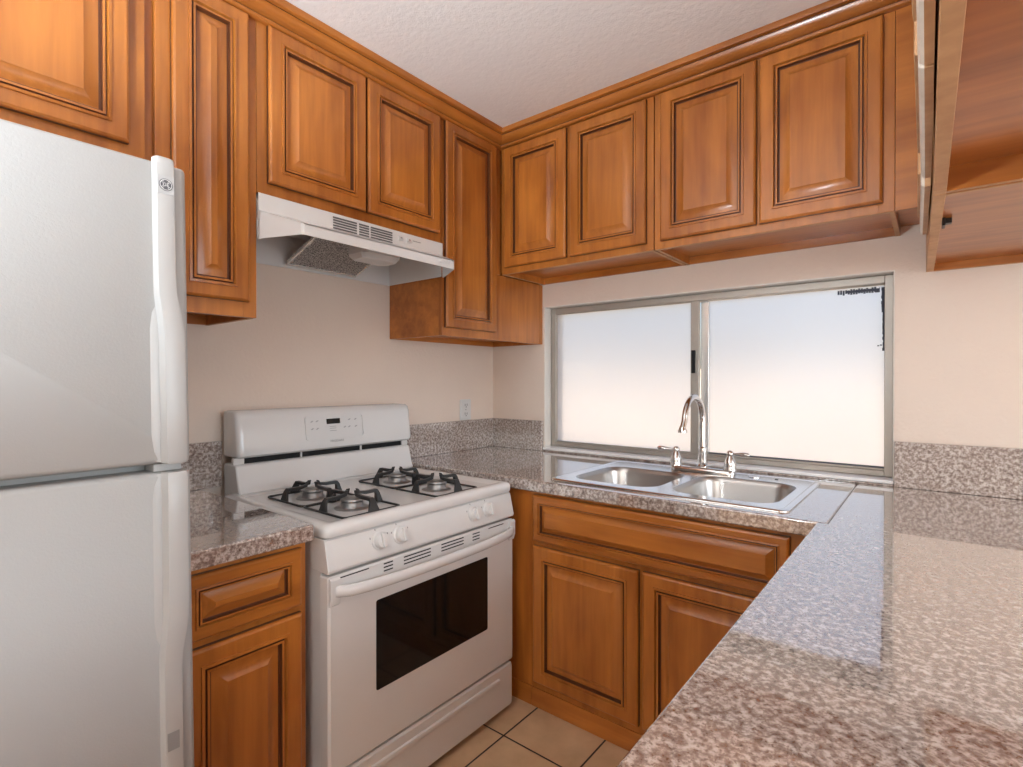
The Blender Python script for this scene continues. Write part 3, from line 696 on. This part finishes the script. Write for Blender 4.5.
# clock panel on the sloping face
sl0, sl1 = Vector((.138, 0, .972)), Vector((.122, 0, 1.085)); sd = (sl1 - sl0).normalized(); sn = Vector((sd.z, 0, -sd.x))
def BP(u, v, h): q = sl0 + sd * v + sn * h; return (q.x, u, q.z)
def plate(u0, u1, v0, v1, h0, h1, r=.004): 
    pr = rrect(u0, u1, v0, v1, r, 4); return MB().loft([[BP(a, b, h0) for a, b in pr], [BP(a, b, h1) for a, b in pr]])
rim = rrect(-1.206, -.953, .018, .110, .012, 5); rin = rrect(-1.200, -.959, .023, .105, .009, 5)
cp = MB().loft([[BP(a, b, -.001) for a, b in rim], [BP(a, b, .0038) for a, b in rim], [BP(a, b, .0038) for a, b in rin], [BP(a, b, .0006) for a, b in rin]])
cpo = obj('clock_panel', cp, PLAST, bo, ang=30)
obj('display', plate(-1.118, -1.060, .076, .096, .0004, .0016, .001), BLACKG, cpo, smooth=False)
MARK = plain('pale_grey_print', (.36, .36, .36), .5, vary=.05)
for (u, v) in ((-1.178, .090), (-1.157, .090), (-1.178, .062), (-1.157, .062), (-1.018, .090), (-.990, .090), (-1.020, .062), (-.990, .062), (-1.040, .062)):
    mk = MB(); q_ = [(u - .006, v - .004), (u + .001, v - .004), (u + .002, v - .0015), (u + .006, v), (u + .006, v + .002), (u - .001, v + .002), (u - .002, v - .0005), (u - .006, v - .002)]
    mk.loft([[BP(a, b, .0006) for a, b in q_], [BP(a, b, .0011) for a, b in q_]]); obj('button', mk, MARK, cpo, smooth=False)
for v in (.066, .059, .050):
    pr = rrect(-1.106, -1.078, v - .001, v + .001, .0004, 2); obj('printed_line', MB().loft([[BP(a, b, .0006) for a, b in pr], [BP(a, b, .0011) for a, b in pr]]), MARK, cpo, smooth=False)
text_mesh('FRIGIDAIRE', .0115, 'brand_lettering', GREY, bo, lambda u, v, h: BP(-1.078 + u, .010 + v, h + .0004))
# burners, grates
XB = (.337, .555); YL, YR = -1.300, -.952
YB = (YL, YR)
tray = MB()
for bi, (bx_, by_) in enumerate([(x, y) for y in YB for x in XB]):
    b1 = obj('burner', MB().lathe([(.052, .8292), (.048, .832), (.036, .833), (.033, .837), (.033, .849), (.028, .851), (.002, .851)], (bx_, by_, 0)), BURN, st, ang=40)
    obj('burner_cap', MB().lathe([(.032, .8512), (.0345, .853), (.033, .858), (.026, .8605), (.002, .8605)], (bx_, by_, 0)), BURN, b1, ang=40)
GX = .107; GY = .098
for (bx_, by_) in [(x, y) for y in YB for x in XB]:
    g = MB()
    rp = rrect(bx_ - GX, bx_ + GX, by_ - GY, by_ + GY, .012, 3); path = [(x, y, .8330) for x, y in rp]
    g.tube(path + [path[0], path[1]], .0036, 8)
    for dx, dy in ((1, 0), (-1, 0), (0, 1), (0, -1)):
        ex, ey = (GX, 0) if dx else (0, GY)
        s_ = dx or dy
        def Q(t, z):  # t: 1 at the ring .. 0 at the burner centre
            return (bx_ + dx * GX * t, by_ + dy * GY * t, z)
        # flat bar foot splayed on the ring, rising and running inwards, tip bent upwards
        wd = .0058
        prof = [(1.02, .831), (.97, .862), (.90, .8725), (.50, .8725), (.26, .8755), (.20, .884), (.16, .884), (.22, .868), (.46, .8625), (.84, .8620), (.88, .856), (.90, .831)]
        l0, l1 = [], []
        for t, z in prof:
            q = Q(t, z); sx_, sy_ = (0, wd) if dx else (wd, 0)
            flare = 1 + 2.8 * max(0, (t - .86) / .16) if z < .84 else 1 + 1.0 * max(0, (t - .86) / .16)
            l0.append((q[0] - sx_ * flare, q[1] - sy_ * flare, q[2])); l1.append((q[0] + sx_ * flare, q[1] + sy_ * flare, q[2]))
        g.loft([l0, l1])
    obj('grate', g, BLACK, st, bevel=.001, ang=40)
# control panel (front)
fp = MB().prism([(.640, .800), (XR + .008, .8005), (XR + .014, .796), (XR + .032, .722), (XR + .028, .714), (.640, .714)], 'y', RY0, RY1)
fpo = obj('front_panel', fp, WHITE, st, bevel=.002)
a0, a1 = Vector((XR + .014, 0, .796)), Vector((XR + .032, 0, .722)); kd = (a0 - a1).normalized(); kn = Vector((kd.z, 0, -kd.x))
def FP(u, v, h): q = a1 + kd * v + kn * h; return Vector((q.x, u, q.z))
KAX = ((0, 1, 0), tuple(kd), tuple(kn))
for y in (-1.318, -1.244, -.930, -.856):
    kb = obj('knob', MB().lathe([(.0265, 0), (.0265, .003), (.0245, .005), (.0225, .006), (.0205, .016), (.0185, .019), (.002, .0195)], FP(y, .042, 0), KAX, 28), PLAST, st, ang=40)
    pts = [FP(y + u, .042 + v, 0) for u, v in ((-.0055, -.021), (.0055, -.021), (.0065, .021), (-.0065, .021))]
    obj('knob_grip', MB().loft([[p_ + kn * .012 for p_ in pts], [p_ + kn * .024 for p_ in pts], [FP(y, .042, 0) + (p_ - FP(y, .042, 0)) * .86 + kn * .027 for p_ in pts]]), PLAST, kb, bevel=.002)
    for u, v in ((-.030, .012), (-.010, .032), (.030, .014)):
        mk = MB(); pr = [FP(y + u + a, .042 + v + b, 0) for a, b in ((-.0013, -.0025), (.0013, -.0025), (.0013, .0025), (-.0013, .0025))]
        mk.loft([[p_ - kn * .0002 for p_ in pr], [p_ + kn * .0004 for p_ in pr]])
        obj('dial_mark', mk, GREY, kb, smooth=False)
# oven door
XD = XR + .030
od = MB()
y0, y1, z0, z1 = RY0 + .002, RY1 - .002, .188, .706
od.loft([[(XR - .008, a, b) for a, b in rrect(y0, y1, z0, z1, .005, 3)], [(XD - .006, a, b) for a, b in rrect(y0, y1, z0, z1, .006, 3)],
         [(XD, a, b) for a, b in rrect(y0 + .006, y1 - .006, z0 + .006, z1 - .006, .006, 3)]])
odo = obj('oven_door', od, WHITE, st, ang=30)
wr = rrect(-1.336, -.868, .350, .602, .006, 3)
obj('oven_window', MB().loft([[(XD - .002, a, b) for a, b in wr], [(XD + .0012, a, b) for a, b in wr]]), BLACKG, odo, smooth=False)
# raised top band of the door, vents
tb = MB().prism([(XD - .001, .630), (XD + .004, .632), (XD + .010, .652), (XD + .010, .700), (XD + .004, .705), (XD - .001, .705)], 'y', y0, y0 + .030)
tb.prism([(XD - .001, .630), (XD + .004, .632), (XD + .010, .652), (XD + .010, .700), (XD + .004, .705), (XD - .001, .705)], 'y', y1 - .030, y1)
tb.box(XD - .001, XD + .003, y0 + .030, y1 - .030, .648, .704)
tbo = obj('door_top_band', tb, WHITE, odo, bevel=.002)
for (a, b) in ((-1.312, -1.280), (-1.240, -1.135), (-1.090, -.990), (-.947, -.912)):
    for k in range(3): obj('vent_slot', MB().box(XD + .0025, XD + .0038, a, b, .696 - k * .010, .6995 - k * .010), DARK, tbo, smooth=False)
for (a, b) in ((-1.452, -1.362), (-.866, -.785)): obj('vent_slot', MB().box(XD + .0025, XD + .0038, a, b, .698, .7010), DARK, tbo, smooth=False)
hp = MB(); path = []
for k in range(25):
    t = k / 24; y = y0 + .018 + (y1 - y0 - .036) * t
    e = min(t, 1 - t); bow = .036 * (1 - (2 * t - 1) ** 4) ** .5 if 0 < t < 1 else 0
    path.append((XD + .004 + bow, y, .668 - .006 * math.sin(PI * t)))
hp.tube(path, .0155, 14, flat=(.75, 1))
obj('door_handle', hp, WHITE, odo, ang=60)
# drawer
dw = MB(); y0d, y1d = RY0 + .004, RY1 - .004
pr = rrect(y0d, y1d, .022, .180, .010, 4)
dw.loft([[(XR - .020, a, b) for a, b in pr], [(XD - .008, a, b) for a, b in pr], [(XD - .001, -1.1035 + (a + 1.1035) * .985, .101 + (b - .101) * .93) for a, b in pr]])
dwo = obj('storage_drawer', dw, WHITE, st, ang=30)
hp = MB(); pr = rrect(-1.40, -.80, .128, .150, .010, 5)
hp.loft([[(XD - .003, a, b) for a, b in pr], [(XD + .004, -1.1 + (a + 1.1) * .995, .139 + (b - .139) * .7) for a, b in pr], [(XD + .005, -1.1 + (a + 1.1) * .985, .139 + (b - .139) * .25) for a, b in pr]])
obj('drawer_pull_ridge', hp, WHITE, dwo, ang=50)

# ------------------------------------------------------------------ refrigerator (leans back a little on its feet)
fg = thing('refrigerator', 'white top-freezer refrigerator at the left edge', 'refrigerator', (.05, -2.2, 0))
FY0, FY1 = -2.60, -1.840
ZF = 1.592; XFr = .864; ZG0, ZG1 = 1.020, 1.034
m = MB(); m.box(.06, XFr - .075, FY0 + .01, FY1 - .01, .03, ZF - .015)
for x_ in (.10, .70):
    for y_ in (FY0 + .05, FY1 - .09): m.box(x_, x_ + .03, y_, y_ + .03, 0, .03)
obj('cabinet_body', m, FRIDGE, fg, bevel=.004)
obj('door_gasket', MB().box(XFr - .075, XFr - .062, FY0 + .015, FY1 - .015, .09, ZF - .02), plain('gasket_grey', (.42, .42, .41), .6, vary=.03), fg, smooth=False)
def fdoor(name, z0, z1):
    L = []
    for d, x in ((0.0, XFr - .062), (0, XFr - .014), (.003, XFr - .005), (.009, XFr)):
        L.append([(x, a, b) for a, b in rrect(FY0 + d, FY1 - d, z0 + d, z1 - d, .008, 4)])
    return obj(name, MB().loft(L), FRIDGE, fg, ang=40)
d1 = fdoor('freezer_door', ZG1, ZF); d2 = fdoor('fresh_food_door', .09, ZG0)
obj('base_grille', MB().box(.50, XFr - .03, FY0 + .01, FY1 - .01, .015, .085), GREY, fg, bevel=.002)
def fhandle(parent, zs):
    """zs: list of (z, half-width, standoff, centre y)"""
    mb = MB(); loops = []
    for z, hw, so, cy in zs:
        so *= .78
        y0, y1 = cy - hw, cy + hw
        loops.append([(XFr - .001, y0 - .002, z), (XFr + so * .6, y0 + .001, z), (XFr + so * .92, y0 + .003, z), (XFr + so, y0 + .009, z), (XFr + so, y1 - .008, z), (XFr + so * .9, y1 - .002, z), (XFr + so * .5, y1, z), (XFr - .001, y1 + .001, z)])
    mb.loft(loops)
    return obj('door_handle', mb, HANDM, parent, ang=50)
cyh = FY1 - .041
fh = fhandle(d1, [(ZF + .006, .013, .010, cyh), (ZF + .003, .016, .014, cyh), (ZF - .01, .0165, .016, cyh), (1.38, .0165, .017, cyh), (1.345, .017, .019, cyh + .001), (1.31, .018, .024, cyh + .005), (1.27, .0185, .029, cyh + .008), (1.15, .0185, .030, cyh + .009), (ZG1 + .006, .0185, .030, cyh + .009), (ZG1 + .001, .017, .027, cyh + .009)])
fl = fhandle(d2, [(ZG0 - .001, .017, .027, cyh + .009), (ZG0 - .006, .0185, .030, cyh + .009), (.95, .0185, .030, cyh + .009), (.76, .0185, .029, cyh + .008), (.725, .018, .024, cyh + .005), (.69, .017, .019, cyh + .001), (.66, .0165, .017, cyh), (.36, .0165, .016, cyh), (.345, .013, .010, cyh)])
# shallow hand recess beside each grip
def recess(parent, z0, z1):
    mb = MB(); loops = []
    for z, k in ((z0, 0), (z0 + .02, .7), (z0 + .05, 1), (z1 - .05, 1), (z1 - .02, .7), (z1, 0)):
        yb = cyh - .012 - .012 * k
        loops.append([(XFr - .002, yb - .004, z), (XFr + .0004, yb, z), (XFr + .0025 * k + .0006, cyh - .006, z), (XFr - .002, cyh, z)])
    mb.loft(loops); return obj('grip_surround', mb, HANDM, parent, ang=60)
recess(d1, ZG1 + .004, 1.33); recess(d2, .70, ZG0 - .004)
obj('hinge_cover', MB().box(XFr - .055, XFr - .01, FY1 - .06, FY1 - .015, ZG0 + .0005, ZG1 - .0005), FRIDGE, fg, smooth=False)
# round monogram badge on the freezer handle
xh = XFr + .0129; zb_ = 1.545; yb = cyh
bd = obj('badge_plate', MB().box(xh - .002, xh + .0006, yb - .0135, yb + .0135, zb_ - .0165, zb_ + .0165), plain('badge_grey', (.46, .46, .46), .4, vary=.05), fh, smooth=False)
AX = ((0, 1, 0), (0, 0, 1), (1, 0, 0))
rg = MB().lathe([(.0112, .0004), (.0112, .0011), (.0002, .0011)], (xh, yb, zb_), AX, 28)
bdo = obj('badge_disc', rg, plain('badge_dark', (.10, .10, .11), .4, vary=.05), bd, ang=30)
lt = MB()
def ring(cy, cz, r, w, a0=0, a1=360, n=20):
    P = [(xh + .0014, cy + r * math.cos(math.radians(a0 + (a1 - a0) * k / n)), cz + r * math.sin(math.radians(a0 + (a1 - a0) * k / n))) for k in range(n + 1)]
    lt.tube(P, w, 6)
ring(yb, zb_, .0095, .0005)
for k in range(4): ring(yb + .0072 * math.cos(PI / 4 + k * PI / 2), zb_ + .0072 * math.sin(PI / 4 + k * PI / 2), .0018, .0004, 0, 300, 10)
obj('badge_scrolls', lt, PLAST, bdo)
text_mesh('GE', .0085, 'badge_letters', PLAST, bdo, lambda u, v, h: (xh + .0013 + h, yb + u, zb_ + v))
obj('label_patch', MB().box(XFr + .0115, XFr + .0136, cyh - .011, cyh + .008, .520, .552), plain('label_grey', (.27, .265, .26), .4, vary=.03), fl, smooth=False)
fg.rotation_euler[1] = math.radians(-1.9)
fg.location.z = .0
